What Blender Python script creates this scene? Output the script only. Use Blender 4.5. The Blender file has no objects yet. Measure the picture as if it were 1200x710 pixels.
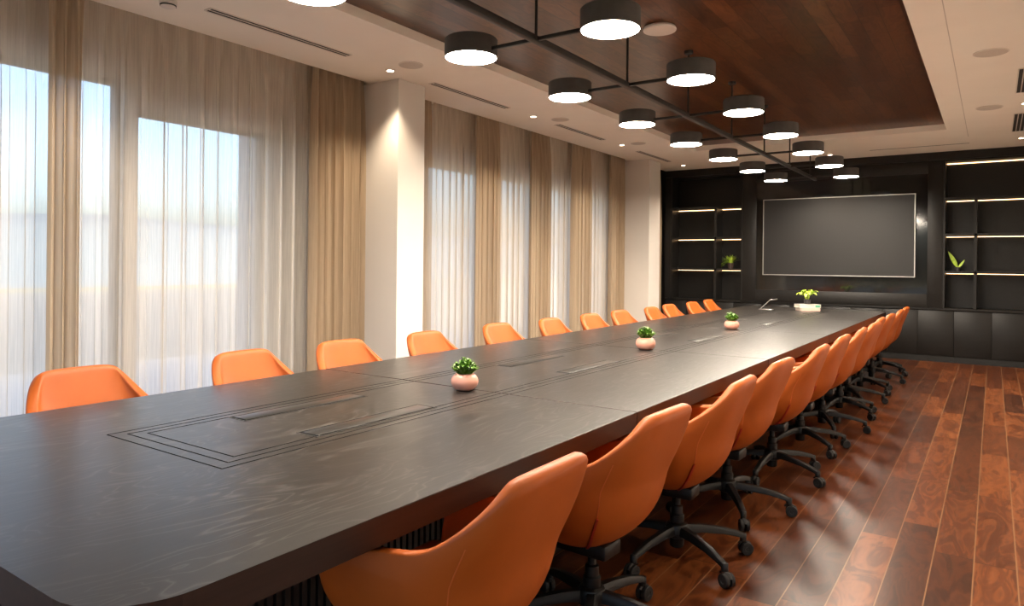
import bpy, bmesh, math, random
from mathutils import Vector, Matrix
PI = math.pi
COL = bpy.context.scene.collection
rnd = random.Random(7)

# ------------------------------------------------------------------ dimensions
CEIL = 3.02            # plaster ceiling
WOODZ = 3.09           # timber panel in the ceiling tray
TX0, TX1, TCX = -3.09, -1.195, -2.1425
TZ = 0.75
TSECT = [0.56, 2.645, 4.67, 6.70, 8.725, 10.80]
BACKY = 11.75          # face of the black joinery

# ------------------------------------------------------------------ object helpers
def link(o, parent=None):
    COL.objects.link(o)
    if parent is not None:
        o.parent = parent
    return o

def tag(o, label=None, cat=None, group=None, kind=None):
    if label: o['label'] = label
    if cat: o['category'] = cat
    if group: o['group'] = group
    if kind: o['kind'] = kind
    return o

def thing(name, label, cat, loc=(0, 0, 0), rz=0.0, group=None):
    o = bpy.data.objects.new(name, None)
    o.empty_display_size = 0.1
    o.location = loc
    o.rotation_euler = (0, 0, rz)
    link(o)
    return tag(o, label, cat, group)

def obj(name, bm, mat, parent=None, smooth=True, angle=35):
    me = bpy.data.meshes.new(name)
    bm.normal_update()
    bm.to_mesh(me)
    bm.free()
    for m in (mat if isinstance(mat, (list, tuple)) else [mat]):
        me.materials.append(m)
    if smooth:
        me.shade_smooth()
        try:
            me.set_sharp_from_angle(angle=math.radians(angle))
        except Exception:
            pass
    return link(bpy.data.objects.new(name, me), parent)

def structure(name, bm, mat, **k):
    o = obj(name, bm, mat, **k)
    o['kind'] = 'structure'
    return o

def copy_tree(o, parent=None):
    c = o.copy()
    COL.objects.link(c)
    if parent is not None:
        c.parent = parent
    for ch in list(o.children):
        copy_tree(ch, c)
    return c

# ------------------------------------------------------------------ mesh helpers
def box(bm, x0, x1, y0, y1, z0, z1, bev=0.0, mi=0, seg=2):
    g = bmesh.ops.create_cube(bm, size=1.0)
    vs = g['verts']
    for v in vs:
        v.co = Vector(((x0 + x1) / 2 + v.co.x * (x1 - x0), (y0 + y1) / 2 + v.co.y * (y1 - y0), (z0 + z1) / 2 + v.co.z * (z1 - z0)))
    fs = list({f for v in vs for f in v.link_faces})
    for f in fs: f.material_index = mi
    if bev > 0:
        es = list({e for f in fs for e in f.edges})
        r = bmesh.ops.bevel(bm, geom=es, offset=bev, segments=seg, profile=0.5, affect='EDGES')
        for f in r['faces']: f.material_index = mi
    return vs

def newbox(*a, **k):
    bm = bmesh.new(); box(bm, *a, **k); return bm

def lathe(bm, prof, cx=0, cy=0, n=32, mi=0, cap0=True, cap1=True):
    rings = []
    for r, z in prof:
        rings.append([bm.verts.new((cx + r * math.cos(2 * PI * i / n), cy + r * math.sin(2 * PI * i / n), z)) for i in range(n)])
    for a, b in zip(rings, rings[1:]):
        for i in range(n):
            j = (i + 1) % n
            f = bm.faces.new((a[i], a[j], b[j], b[i])); f.material_index = mi
    if cap0: bm.faces.new(list(reversed(rings[0]))).material_index = mi
    if cap1: bm.faces.new(rings[-1]).material_index = mi

def tube(bm, pts, rad, n=10, mi=0, squash=None):
    pts = [Vector(p) for p in pts]
    rads = rad if isinstance(rad, (list, tuple)) else [rad] * len(pts)
    rings = []
    for i, p in enumerate(pts):
        if i == 0: t = pts[1] - pts[0]
        elif i == len(pts) - 1: t = pts[-1] - pts[-2]
        else: t = (pts[i + 1] - pts[i]).normalized() + (pts[i] - pts[i - 1]).normalized()
        t.normalize()
        up = Vector((0, 0, 1)) if abs(t.z) < 0.95 else Vector((0, 1, 0))
        s = t.cross(up).normalized(); u = s.cross(t).normalized()
        sx, sy = squash if squash else (1, 1)
        rings.append([bm.verts.new(p + (s * math.cos(2 * PI * k / n) * sx + u * math.sin(2 * PI * k / n) * sy) * rads[i]) for k in range(n)])
    for a, b in zip(rings, rings[1:]):
        for i in range(n):
            j = (i + 1) % n
            bm.faces.new((a[i], b[i], b[j], a[j])).material_index = mi
    bm.faces.new(rings[0]).material_index = mi
    bm.faces.new(list(reversed(rings[-1]))).material_index = mi
    bmesh.ops.recalc_face_normals(bm, faces=bm.faces)

def prism(bm, outline, z0, z1, bev=0.0, mi=0):
    lo = [bm.verts.new((x, y, z0)) for x, y in outline]
    hi = [bm.verts.new((x, y, z1)) for x, y in outline]
    n = len(outline)
    top = bm.faces.new(hi); bot = bm.faces.new(list(reversed(lo)))
    fs = [top, bot]
    for i in range(n):
        j = (i + 1) % n
        fs.append(bm.faces.new((lo[i], lo[j], hi[j], hi[i])))
    for f in fs: f.material_index = mi
    if bev:
        es = list(top.edges) + list(bot.edges)
        r = bmesh.ops.bevel(bm, geom=es, offset=bev, segments=2, profile=0.5, affect='EDGES')
        for f in r['faces']: f.material_index = mi

def leaf(bm, base, tip, width, bend=0.0, n=5, mi=0, side=None, fold=0.15):
    base = Vector(base); tip = Vector(tip)
    t = (tip - base); L = t.length; t.normalize()
    up = Vector((0, 0, 1))
    s = side.normalized() if side is not None else t.cross(up)
    if s.length < 1e-4: s = Vector((1, 0, 0))
    s.normalize(); u = s.cross(t).normalized()
    rows = []
    for i in range(n + 1):
        k = i / n
        w = width * (math.sin(PI * min(1, k * 0.93 + 0.05)) ** 0.8) * (1 - 0.25 * k)
        c = base + t * (L * k) + u * (bend * math.sin(PI * k) - bend * k * k)
        rows.append((bm.verts.new(c - s * w / 2 + u * w * fold), bm.verts.new(c), bm.verts.new(c + s * w / 2 + u * w * fold)))
    for a, b in zip(rows, rows[1:]):
        bm.faces.new((a[0], a[1], b[1], b[0])).material_index = mi
        bm.faces.new((a[1], a[2], b[2], b[1])).material_index = mi

# ------------------------------------------------------------------ materials
class NT:
    def __init__(s, m):
        m.use_nodes = True
        s.t = m.node_tree; s.n = s.t.nodes; s.l = s.t.links
        s.b = s.n.get('Principled BSDF'); s.out = s.n.get('Material Output')
    def add(s, ty, **k):
        o = s.n.new(ty)
        for a, v in k.items(): setattr(o, a, v)
        return o
    def link(s, a, b): s.l.new(a, b)
    def setin(s, sock, v):
        if hasattr(v, 'is_output') or isinstance(v, bpy.types.NodeSocket): s.l.new(v, sock)
        else: sock.default_value = v
    def math(s, op, a, b=0.0, c=None):
        m = s.add('ShaderNodeMath', operation=op)
        s.setin(m.inputs[0], a); s.setin(m.inputs[1], b)
        if c is not None: s.setin(m.inputs[2], c)
        return m.outputs[0]
    def mix(s, f, a, b, blend='MIX'):
        m = s.add('ShaderNodeMix', data_type='RGBA', blend_type=blend)
        s.setin(m.inputs[0], f)
        for sock, v in ((m.inputs[6], a), (m.inputs[7], b)):
            if isinstance(v, tuple) and len(v) == 3: v = (*v, 1)
            s.setin(sock, v)
        return m.outputs[2]
    def ramp(s, f, stops):
        r = s.add('ShaderNodeValToRGB')
        e = r.color_ramp.elements
        while len(e) < len(stops): e.new(0.5)
        for el, (p, c) in zip(e, stops):
            el.position = p; el.color = (*c, 1) if len(c) == 3 else c
        s.setin(r.inputs[0], f)
        return r.outputs[0]
    def xyz(s, x, y, z=0.0):
        c = s.add('ShaderNodeCombineXYZ')
        for i, v in enumerate((x, y, z)): s.setin(c.inputs[i], v)
        return c.outputs[0]
    def coords(s):
        tc = s.add('ShaderNodeTexCoord'); sp = s.add('ShaderNodeSeparateXYZ')
        s.link(tc.outputs['Object'], sp.inputs[0])
        return tc.outputs['Object'], sp.outputs
    def noise(s, vec, scale, detail=4, rough=0.55, dist=0.0):
        n = s.add('ShaderNodeTexNoise')
        s.setin(n.inputs['Vector'], vec)
        n.inputs['Scale'].default_value = scale; n.inputs['Detail'].default_value = detail
        n.inputs['Roughness'].default_value = rough; n.inputs['Distortion'].default_value = dist
        return n.outputs[0]
    def white(s, vec):
        w = s.add('ShaderNodeTexWhiteNoise', noise_dimensions='3D')
        s.setin(w.inputs['Vector'], vec)
        return w.outputs[0]
    def bump(s, h, strength=0.2, dist=0.002):
        b = s.add('ShaderNodeBump'); b.inputs['Strength'].default_value = strength; b.inputs['Distance'].default_value = dist
        s.setin(b.inputs['Height'], h); s.link(b.outputs[0], s.b.inputs['Normal'])

def pmat(name, col, rough=0.5, metal=0.0, spec=0.5, noise=0.0, nscale=40, bump=0.0, bscale=200, coat=0.0, sheen=0.0):
    m = bpy.data.materials.new(name); t = NT(m); b = t.b
    b.inputs['Base Color'].default_value = (*col, 1)
    b.inputs['Roughness'].default_value = rough
    b.inputs['Metallic'].default_value = metal
    b.inputs['Specular IOR Level'].default_value = spec
    b.inputs['Coat Weight'].default_value = coat
    b.inputs['Sheen Weight'].default_value = sheen
    if noise or bump:
        v, _ = t.coords()
        if noise:
            n = t.noise(v, nscale)
            lo = tuple(c * (1 - noise) for c in col); hi = tuple(min(1, c * (1 + noise)) for c in col)
            t.link(t.ramp(n, [(0.3, lo), (0.7, hi)]), b.inputs['Base Color'])
        if bump:
            t.bump(t.noise(v, bscale, 3), bump, 0.001)
    return m

def emat(name, col, strength):
    m = bpy.data.materials.new(name); t = NT(m)
    t.n.remove(t.b)
    e = t.add('ShaderNodeEmission'); e.inputs[0].default_value = (*col, 1); e.inputs[1].default_value = strength
    t.link(e.outputs[0], t.out.inputs[0])
    return m

def plank_mat(name, width, length, phase, cols, line_col, line_w, rough, end_col, figure=1.0, spec=0.5, coat=0.0):
    m = bpy.data.materials.new(name); t = NT(m)
    v, (x, y, z) = t.coords()
    u = t.math('DIVIDE', t.math('SUBTRACT', x, phase), width)
    iu = t.math('FLOOR', u); fu = t.math('SUBTRACT', u, iu)
    r1 = t.white(t.xyz(iu, 3.1, 7.7))
    yy = t.math('ADD', t.math('DIVIDE', y, length), t.math('MULTIPLY', r1, 9.37))
    iy = t.math('FLOOR', yy); fy = t.math('SUBTRACT', yy, iy)
    r2 = t.white(t.xyz(iu, iy, 1.3)); r3 = t.white(t.xyz(iu, iy, 5.9))
    off = t.math('MULTIPLY', r3, 31.0)
    gv = t.xyz(t.math('ADD', t.math('MULTIPLY', x, 6.0), off), t.math('MULTIPLY', y, 1.6), off)
    big = t.noise(gv, 1.5, 3, 0.5, 1.4)
    rings = t.math('FRACT', t.math('MULTIPLY', big, 4.5))
    rings = t.math('ADD', 0.25, t.math('MULTIPLY', 0.25, t.math('SINE', t.math('MULTIPLY', rings, 2 * PI))))
    fv = t.xyz(t.math('ADD', t.math('MULTIPLY', x, 60.0), off), t.math('MULTIPLY', y, 2.5), off)
    fine = t.noise(fv, 1.0, 3, 0.55, 0.3)
    tone = t.math('ADD', t.math('MULTIPLY', r2, 0.42), t.math('MULTIPLY', big, 0.5 * figure))
    tone = t.math('ADD', tone, t.math('MULTIPLY', t.math('SUBTRACT', fine, 0.5), 0.20 * figure))
    tone = t.math('ADD', tone, t.math('MULTIPLY', t.math('SUBTRACT', rings, 0.25), 0.42 * figure))
    base = t.ramp(tone, [(0.08, cols[0]), (0.5, cols[1]), (1.0, cols[2])])
    ex = t.math('LESS_THAN', t.math('MULTIPLY', t.math('MINIMUM', fu, t.math('SUBTRACT', 1.0, fu)), width), line_w / 2)
    ey = t.math('LESS_THAN', t.math('MULTIPLY', t.math('MINIMUM', fy, t.math('SUBTRACT', 1.0, fy)), length), line_w / 2)
    c = t.mix(ey, base, end_col); c = t.mix(ex, c, line_col)
    t.link(c, t.b.inputs['Base Color'])
    t.b.inputs['Specular IOR Level'].default_value = spec
    t.b.inputs['Coat Weight'].default_value = coat
    t.link(t.math('ADD', t.math('MULTIPLY', fine, 0.04), rough - 0.02), t.b.inputs['Roughness'])
    return m

def table_wood(name):
    m = bpy.data.materials.new(name); t = NT(m)
    v, (x, y, z) = t.coords()
    gv = t.xyz(t.math('MULTIPLY', x, 3.2), t.math('MULTIPLY', y, 0.9), z)
    big = t.noise(gv, 1.3, 3, 0.5, 0.8)
    rings = t.math('FRACT', t.math('MULTIPLY', big, 16.0))
    rings = t.math('POWER', t.math('ABSOLUTE', t.math('SUBTRACT', t.math('MULTIPLY', rings, 2.0), 1.0)), 3.0)
    fv = t.xyz(t.math('MULTIPLY', x, 90.0), t.math('MULTIPLY', y, 4.0), z)
    fine = t.noise(fv, 1.5, 4, 0.65, 0.4)
    patch = t.noise(v, 1.7, 2)
    tone = t.math('ADD', t.math('MULTIPLY', rings, t.math('MULTIPLY', patch, 1.1)), t.math('MULTIPLY', fine, 0.5))
    t.link(t.ramp(tone, [(0.15, (0.010, 0.009, 0.008)), (0.45, (0.017, 0.015, 0.014)), (0.9, (0.062, 0.056, 0.052))]), t.b.inputs['Base Color'])
    t.link(t.math('ADD', t.math('MULTIPLY', fine, 0.12), 0.25), t.b.inputs['Roughness'])
    t.b.inputs['Specular IOR Level'].default_value = 0.33
    t.bump(t.math('ADD', fine, t.math('MULTIPLY', rings, 0.4)), 0.03, 0.001)
    return m

def apron_wood(name, c0, c1, rough=0.4):
    m = bpy.data.materials.new(name); t = NT(m)
    v, (x, y, z) = t.coords()
    fine = t.noise(t.xyz(t.math('MULTIPLY', x, 30.0), t.math('MULTIPLY', y, 1.5), t.math('MULTIPLY', z, 40.0)), 1.5, 4, 0.6, 0.4)
    t.link(t.ramp(fine, [(0.3, c0), (0.7, c1)]), t.b.inputs['Base Color'])
    t.b.inputs['Roughness'].default_value = rough
    t.b.inputs['Specular IOR Level'].default_value = 0.32
    return m

def fabric(name, col, clear, weave=True, trans=0.5):
    """A woven curtain cloth: part of the light passes straight through the gaps in the weave, the rest is scattered to both sides."""
    m = bpy.data.materials.new(name); t = NT(m); t.n.remove(t.b)
    v, (x, y, z) = t.coords()
    n = t.noise(t.xyz(t.math('MULTIPLY', x, 40.0), t.math('MULTIPLY', y, 160.0), t.math('MULTIPLY', z, 3.0)), 1.0, 3)
    c = t.ramp(n, [(0.3, tuple(k * 0.93 for k in col)), (0.7, col)])
    d = t.add('ShaderNodeBsdfDiffuse'); tr = t.add('ShaderNodeBsdfTranslucent'); tp = t.add('ShaderNodeBsdfTransparent')
    t.link(c, d.inputs[0]); t.link(c, tr.inputs[0])
    a = t.add('ShaderNodeMixShader'); a.inputs[0].default_value = trans
    t.link(d.outputs[0], a.inputs[1]); t.link(tr.outputs[0], a.inputs[2])
    b = t.add('ShaderNodeMixShader')
    t.link(t.math('ADD', t.math('MULTIPLY', t.math('SUBTRACT', n, 0.5), 0.25), 1.0 - clear), b.inputs[0])
    t.link(tp.outputs[0], b.inputs[1]); t.link(a.outputs[0], b.inputs[2])
    t.link(b.outputs[0], t.out.inputs[0])
    return m

def glass_mat(name):
    m = bpy.data.materials.new(name); t = NT(m); t.n.remove(t.b)
    tp = t.add('ShaderNodeBsdfTransparent'); tp.inputs[0].default_value = (0.93, 0.96, 0.96, 1)
    g = t.add('ShaderNodeBsdfGlossy'); g.inputs['Roughness'].default_value = 0.02
    f = t.add('ShaderNodeFresnel'); f.inputs[0].default_value = 1.12
    mx = t.add('ShaderNodeMixShader')
    t.link(f.outputs[0], mx.inputs[0]); t.link(tp.outputs[0], mx.inputs[1]); t.link(g.outputs[0], mx.inputs[2])
    t.link(mx.outputs[0], t.out.inputs[0])
    return m

M = {}
M['floor'] = plank_mat('floor_walnut', 0.16, 1.15, -0.063, [(0.020, 0.0052, 0.0022), (0.070, 0.0185, 0.0058), (0.22, 0.068, 0.019)], (0.18, 0.09, 0.042), 0.0050, 0.32, (0.02, 0.007, 0.003), spec=0.25)  # pale joint lines: reflections off the plank bevels, put into the colour
M['wood_ceiling'] = plank_mat('ceiling_walnut', 0.135, 0.95, 0.02, [(0.045, 0.015, 0.006), (0.105, 0.038, 0.014), (0.22, 0.088, 0.033)], (0.015, 0.007, 0.004), 0.004, 0.29, (0.02, 0.009, 0.005), spec=0.5)
M['table'] = table_wood('table_dark_oak')
M['groove'] = pmat('groove_black', (0.003, 0.003, 0.003), 0.8, spec=0.08)
M['apron'] = apron_wood('table_edge_wood', (0.014, 0.005, 0.003), (0.026, 0.0095, 0.0055), 0.48)
M['flute'] = pmat('fluted_black', (0.010, 0.008, 0.007), 0.5)
M['plaster'] = pmat('ceiling_paint', (0.93, 0.87, 0.775), 0.85, noise=0.02, nscale=2)
M['wall'] = pmat('wall_paint', (0.68, 0.645, 0.60), 0.8, noise=0.02, nscale=2)
M['orange'] = pmat('orange_leather', (0.365, 0.078, 0.0085), 0.50, spec=0.3, noise=0.06, nscale=9, bump=0.10, bscale=420)
M['zip'] = pmat('zip_dark_red', (0.30, 0.012, 0.006), 0.4)
M['seam'] = pmat('seam_dark_orange', (0.50, 0.105, 0.018), 0.6)
M['black'] = pmat('black_plastic', (0.005, 0.005, 0.0055), 0.42, spec=0.35)
M['rubber'] = pmat('caster_grey', (0.010, 0.010, 0.011), 0.55, spec=0.35)
M['metal_black'] = pmat('black_metal', (0.018, 0.017, 0.016), 0.45, spec=0.5)
M['shade'] = pmat('drum_charcoal', (0.065, 0.061, 0.057), 0.55, noise=0.1, nscale=20)
M['joinery'] = apron_wood('black_joinery', (0.007, 0.0065, 0.006), (0.012, 0.011, 0.010), 0.42)
M['joinery_dark'] = pmat('black_gap', (0.004, 0.004, 0.004), 0.7)
M['gloss_black'] = pmat('black_glass_panel', (0.006, 0.006, 0.006), 0.07, spec=0.6)
M['screen'] = pmat('screen_matte', (0.012, 0.0115, 0.0115), 0.44, spec=0.36)
M['silver'] = pmat('silver_frame', (0.36, 0.35, 0.34), 0.4, metal=0.9)
M['steel'] = pmat('brushed_steel', (0.62, 0.62, 0.60), 0.30, metal=1.0)
M['box_lid'] = pmat('power_box_lid', (0.014, 0.013, 0.012), 0.34, spec=0.5)
M['box_rim'] = pmat('power_box_rim', (0.10, 0.095, 0.09), 0.4, metal=0.7)
M['white_plastic'] = pmat('white_plastic', (0.78, 0.73, 0.67), 0.5)
M['grille'] = pmat('speaker_grille', (0.60, 0.54, 0.47), 0.8, noise=0.06, nscale=400)
M['vent_dark'] = pmat('vent_dark', (0.02, 0.017, 0.015), 0.7)
M['vent_frame'] = pmat('vent_frame', (0.72, 0.66, 0.58), 0.5)
M['pink'] = pmat('pink_ceramic', (0.60, 0.29, 0.215), 0.35, noise=0.05, nscale=12)
M['soil'] = pmat('dark_soil', (0.02, 0.013, 0.008), 0.9, noise=0.3, nscale=120)
M['leaf_dark'] = pmat('leaf_green', (0.11, 0.24, 0.022), 0.45, noise=0.45, nscale=60)
M['leaf_lime'] = pmat('leaf_lime', (0.42, 0.60, 0.05), 0.45, noise=0.3, nscale=30)
M['leaf_mid'] = pmat('leaf_mid', (0.36, 0.52, 0.05), 0.45, noise=0.35, nscale=30)
M['pot_grey'] = pmat('dark_grey_pot', (0.035, 0.032, 0.035), 0.4)
M['pot_brown'] = pmat('dark_brown_pot', (0.05, 0.03, 0.025), 0.5)
M['book_white'] = pmat('book_cover_white', (0.62, 0.57, 0.52), 0.5)
M['book_pink'] = pmat('book_cover_pink', (0.70, 0.46, 0.38), 0.5)
M['pages'] = pmat('book_pages', (0.72, 0.67, 0.58), 0.8, noise=0.06, nscale=300)
M['book_green'] = pmat('book_green_patch', (0.10, 0.36, 0.22), 0.5)
M['book_text'] = pmat('book_grey_print', (0.35, 0.30, 0.28), 0.6)
M['sheer'] = fabric('sheer_voile', (0.78, 0.72, 0.64), 0.32, trans=0.5)
M['sheer_dense'] = fabric('sheer_voile_dense', (0.78, 0.71, 0.615), 0.13, trans=0.5)
M['drape'] = fabric('drape_linen', (0.58, 0.465, 0.335), 0.07, trans=0.42)
M['glass'] = glass_mat('window_glass')
M['win_frame'] = pmat('window_frame_dark', (0.10, 0.095, 0.09), 0.5)
M['led'] = emat('led_strip_warm', (1.0, 0.60, 0.29), 6.0)
M['lamp'] = emat('drum_diffuser', (1.0, 0.86, 0.70), 215.0)
M['down'] = emat('downlight_lens', (1.0, 0.80, 0.58), 30.0)
M['terrace'] = pmat('terrace_stone', (0.62, 0.60, 0.58), 0.8, noise=0.06, nscale=3)
M['parapet'] = pmat('parapet_render', (0.42, 0.41, 0.40), 0.8, noise=0.05, nscale=2)
M['sand'] = pmat('dry_ground', (0.46, 0.36, 0.19), 0.9, noise=0.15, nscale=0.05)
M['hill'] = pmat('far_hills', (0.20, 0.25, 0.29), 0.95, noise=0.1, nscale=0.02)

# ------------------------------------------------------------------ room shell
structure('floor', newbox(-5.15, 0.65, -1.2, 12.1, -0.12, 0.0), M['floor'], smooth=False)

bm = bmesh.new()
TL, TR_, TN, TF = -3.585, -0.482, -0.9, 9.89      # tray opening
CX0, CX1 = -4.80, 0.65
box(bm, CX0, TL, -1.2, 12.1, CEIL, CEIL + 0.2)
box(bm, TR_, CX1, -1.2, 12.1, CEIL, CEIL + 0.2)
box(bm, TL, TR_, TF, 12.1, CEIL, CEIL + 0.2)
box(bm, TL, TR_, -1.2, TN, CEIL, CEIL + 0.2)
box(bm, -5.15, CX0, -1.2, 12.1, CEIL + 0.10, CEIL + 0.2)      # curtain pocket
structure('ceiling', bm, M['plaster'], smooth=False)
structure('ceiling_timber_panel', newbox(TL, TR_, TN, TF, WOODZ, WOODZ + 0.1), M['wood_ceiling'], smooth=False)
structure('trim_1', newbox(-0.280, -0.274, -1.2, 10.55, CEIL - 0.0012, CEIL + 0.001), M['grille'], smooth=False)

structure('wall_right', newbox(0.65, 0.85, -1.2, 12.1, 0, CEIL + 0.2), M['wall'], smooth=False)
bm = bmesh.new()
FW = (-4.3, 0.35, 0.1, 2.75)  # opening for the added daylight window
box(bm, -5.4, FW[0], -1.4, -1.2, 0, CEIL + 0.2); box(bm, FW[1], 0.85, -1.4, -1.2, 0, CEIL + 0.2)
box(bm, FW[0], FW[1], -1.4, -1.2, 0, FW[2]); box(bm, FW[0], FW[1], -1.4, -1.2, FW[3], CEIL + 0.2)
structure('wall_front', bm, M['wall'], smooth=False)
bm = bmesh.new()
for x in (FW[0], -2.77, -1.22, FW[1] - 0.05): box(bm, x, x + 0.05, -1.33, -1.27, FW[2], FW[3])
for z in (FW[2], FW[3] - 0.05): box(bm, FW[0], FW[1], -1.328, -1.272, z, z + 0.05)
fr = structure('window_8', bm, M['win_frame'], smooth=False)  # unseen window behind the camera, added to brighten the ceiling
obj('window_glass', newbox(FW[0], FW[1], -1.303, -1.297, FW[2], FW[3]), M['glass'], fr, smooth=False)['kind'] = 'structure'
structure('wall_back', newbox(-5.4, 0.85, 12.1, 12.3, 0, CEIL + 0.2), M['joinery'], smooth=False)

# window wall: openings (y0, y1, head)
OPEN = [(-0.6, 2.56, 2.655), (2.645, 4.35, 2.465), (5.25, 6.98, 2.48), (7.08, 7.98, 2.48), (8.15, 9.0, 2.47), (9.08, 9.95, 2.48), (10.95, 11.6, 2.4)]
WX0, WX1 = -5.35, -5.15
bm = bmesh.new()
yy = -1.2
for y0, y1, h in OPEN:
    box(bm, WX0, WX1, yy, y0, 0, CEIL + 0.2)
    box(bm, WX0, WX1, y0, y1, h, CEIL + 0.2)
    yy = y1
box(bm, WX0, WX1, yy, 12.1, 0, CEIL + 0.2)
structure('wall_left', bm, M['wall'], smooth=False)
for i, (y0, y1, h) in enumerate(OPEN):
    bm = bmesh.new(); w = 0.045
    x0, x1 = -5.29, -5.23
    box(bm, x0, x1, y0, y0 + w, 0, h); box(bm, x0, x1, y1 - w, y1, 0, h)
    box(bm, x0, x1, y0 + w, y1 - w, h - w, h); box(bm, x0, x1, y0 + w, y1 - w, 0, 0.07)
    if i == 0: box(bm, x0, x1, 1.60, 1.66, 0.07, h - w)
    fr = structure('window_%d' % (i + 1), bm, M['win_frame'], smooth=False)
    g = obj('window_glass', newbox(-5.263, -5.257, y0 + w, y1 - w, 0.07, h - w), M['glass'], fr, smooth=False)
    g['kind'] = 'structure'

for n, (y0, y1, xf) in enumerate(((4.62, 4.975, -4.45), (10.262, 10.689, -4.462), (-1.2, -0.7, -4.45))):
    structure('wall_pillar' if n == 0 else 'wall_pillar.%03d' % n, newbox(-5.15, xf, y0, y1, 0, CEIL), M['wall'], smooth=False)

# outside the windows
structure('terrace_ground', newbox(-9.6, -5.35, -6, 30, -0.3, -0.02), M['terrace'], smooth=False)
structure('terrace_parapet_wall', newbox(-9.9, -9.6, -6, 30, -0.3, 0.93), M['parapet'], smooth=False)
structure('terrace_side_wall', newbox(-5.62, -5.38, 3.79, 4.45, -0.3, 2.62), M['parapet'], smooth=False)
structure('distant_ground', newbox(-420, -10, -300, 420, -6.5, -6.0), M['sand'], smooth=False)
bm = bmesh.new()
hr = random.Random(3)
pv = None
N = 80
for k in range(N + 1):
    y = -300 + 800 * k / N
    h = 22 + 0.9 * math.sin(k * 0.33) + 0.5 * math.sin(k * 0.9 + 1) + hr.uniform(-0.2, 0.2)
    row = [bm.verts.new((-200, y, -6)), bm.verts.new((-235, y, -6 + h * 0.75)), bm.verts.new((-260, y, -6 + h)), bm.verts.new((-330, y, -6))]
    if pv:
        for a in range(3): bm.faces.new((pv[a], row[a], row[a + 1], pv[a + 1]))
    pv = row
structure('distant_hills', bm, M['hill'])

# ------------------------------------------------------------------ curtains
def curtain(name, y0, y1, period, amp, mat, label, group, X=-5.02, zt=CEIL + 0.085, seed=1, flare=0.0):
    r = random.Random(seed)
    n = max(2, round((y1 - y0) / period))
    per = 16
    cols = n * per
    ph = [r.uniform(-0.30, 0.30) for _ in range(n + 2)]
    am = [r.uniform(0.65, 1.2) for _ in range(n + 2)]
    rows = [0.0, 0.05, 0.10, 0.16, 0.35, 0.8, 1.4, 2.0, 2.6, zt - 0.012]
    bm = bmesh.new()
    grid = []
    for dz in rows:
        z = zt - dz
        k = min(1.0, dz / 0.5)
        line = []
        for c in range(cols + 1):
            s = c / per
            i = int(s); f = s - i
            a = am[i] * (1 - f) + am[min(i + 1, n)] * f
            p = ph[i] * (1 - f) + ph[min(i + 1, n)] * f
            p *= k
            th = 2 * PI * (s + p * 0.6)
            wv = math.sin(th)
            top = math.copysign(abs(wv) ** 0.55, wv) * 0.6       # pinched pleats in the heading
            off = (top * (1 - k) * 0.8 + (wv + 0.25 * math.sin(2 * th + 1.3 + i)) * k * a) * amp
            yy = y0 + (y1 - y0) * c / cols + 0.30 * period * math.sin(2 * th) * 0.35 * k
            yy += flare * (yy - (y0 + y1) / 2) * (dz / 3.0)
            line.append(bm.verts.new((X + off, yy, z)))
        grid.append(line)
    for a, b in zip(grid, grid[1:]):
        for c in range(cols):
            bm.faces.new((a[c], a[c + 1], b[c + 1], b[c]))
    o = obj(name, bm, mat, angle=180)
    tag(o, label, 'curtain', group)
    return o

SH = 'sheer voile curtains along the window wall'
DR = 'gathered beige drapes along the window wall'
S, D_ = M['sheer'], M['drape']
curtain('sheer_curtain', 0.30, 2.10, 0.14, 0.040, S, 'sheer curtain left of the narrow gathered drape, at the left edge of the photo', SH, seed=11)
curtain('gathered_drape', 1.95, 2.16, 0.07, 0.035, D_, 'narrow beige drape gathered between the two sheers nearest the camera', DR, seed=12, X=-4.888)
curtain('sheer_curtain', 2.12, 4.28, 0.14, 0.040, S, 'widest sheer curtain, between narrow gathered drape and the near white pillar', SH, seed=13)
curtain('gathered_drape', 4.02, 4.60, 0.095, 0.052, D_, 'full beige drape hanging against the camera side of the near white pillar', DR, seed=14, X=-4.888)
curtain('gathered_drape', 4.99, 5.565, 0.085, 0.04, D_, 'beige drape just behind the near white pillar, beside a bright slit', DR, seed=15, X=-4.888)
curtain('sheer_curtain', 5.755, 6.66, 0.12, 0.038, M['sheer_dense'], 'bluish lit sheer curtain nearest to the near white pillar on its far side', SH, seed=16)
curtain('gathered_drape', 6.34, 6.79, 0.09, 0.052, D_, 'first gathered drape after the near pillar, between bluish and creamy sheers', DR, seed=17, X=-4.888)
curtain('sheer_curtain', 6.86, 7.82, 0.12, 0.038, M['sheer_dense'], 'second sheer curtain past the near pillar, between two gathered drapes', SH, seed=18)
curtain('gathered_drape', 7.49, 7.94, 0.09, 0.052, D_, 'middle gathered drape between the two white pillars', DR, seed=19, X=-4.888)
curtain('sheer_curtain', 8.02, 8.94, 0.12, 0.038, M['sheer_dense'], 'third sheer curtain past the near pillar, right of the middle drape', SH, seed=20)
curtain('gathered_drape', 8.59, 9.08, 0.09, 0.052, D_, 'narrow drape between the last two sheers before the far pillar', DR, seed=21, X=-4.888)
curtain('sheer_curtain', 9.18, 10.12, 0.12, 0.038, M['sheer_dense'], 'last sheer curtain before the far white pillar', SH, seed=22)
curtain('gathered_drape', 9.74, 10.25, 0.09, 0.052, D_, 'gathered drape resting against the camera side of the far white pillar', DR, seed=23, X=-4.888)
curtain('gathered_drape', 10.70, 11.70, 0.09, 0.042, D_, 'drape strip between the far white pillar and the black wall', DR, seed=24, X=-4.888)

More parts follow.
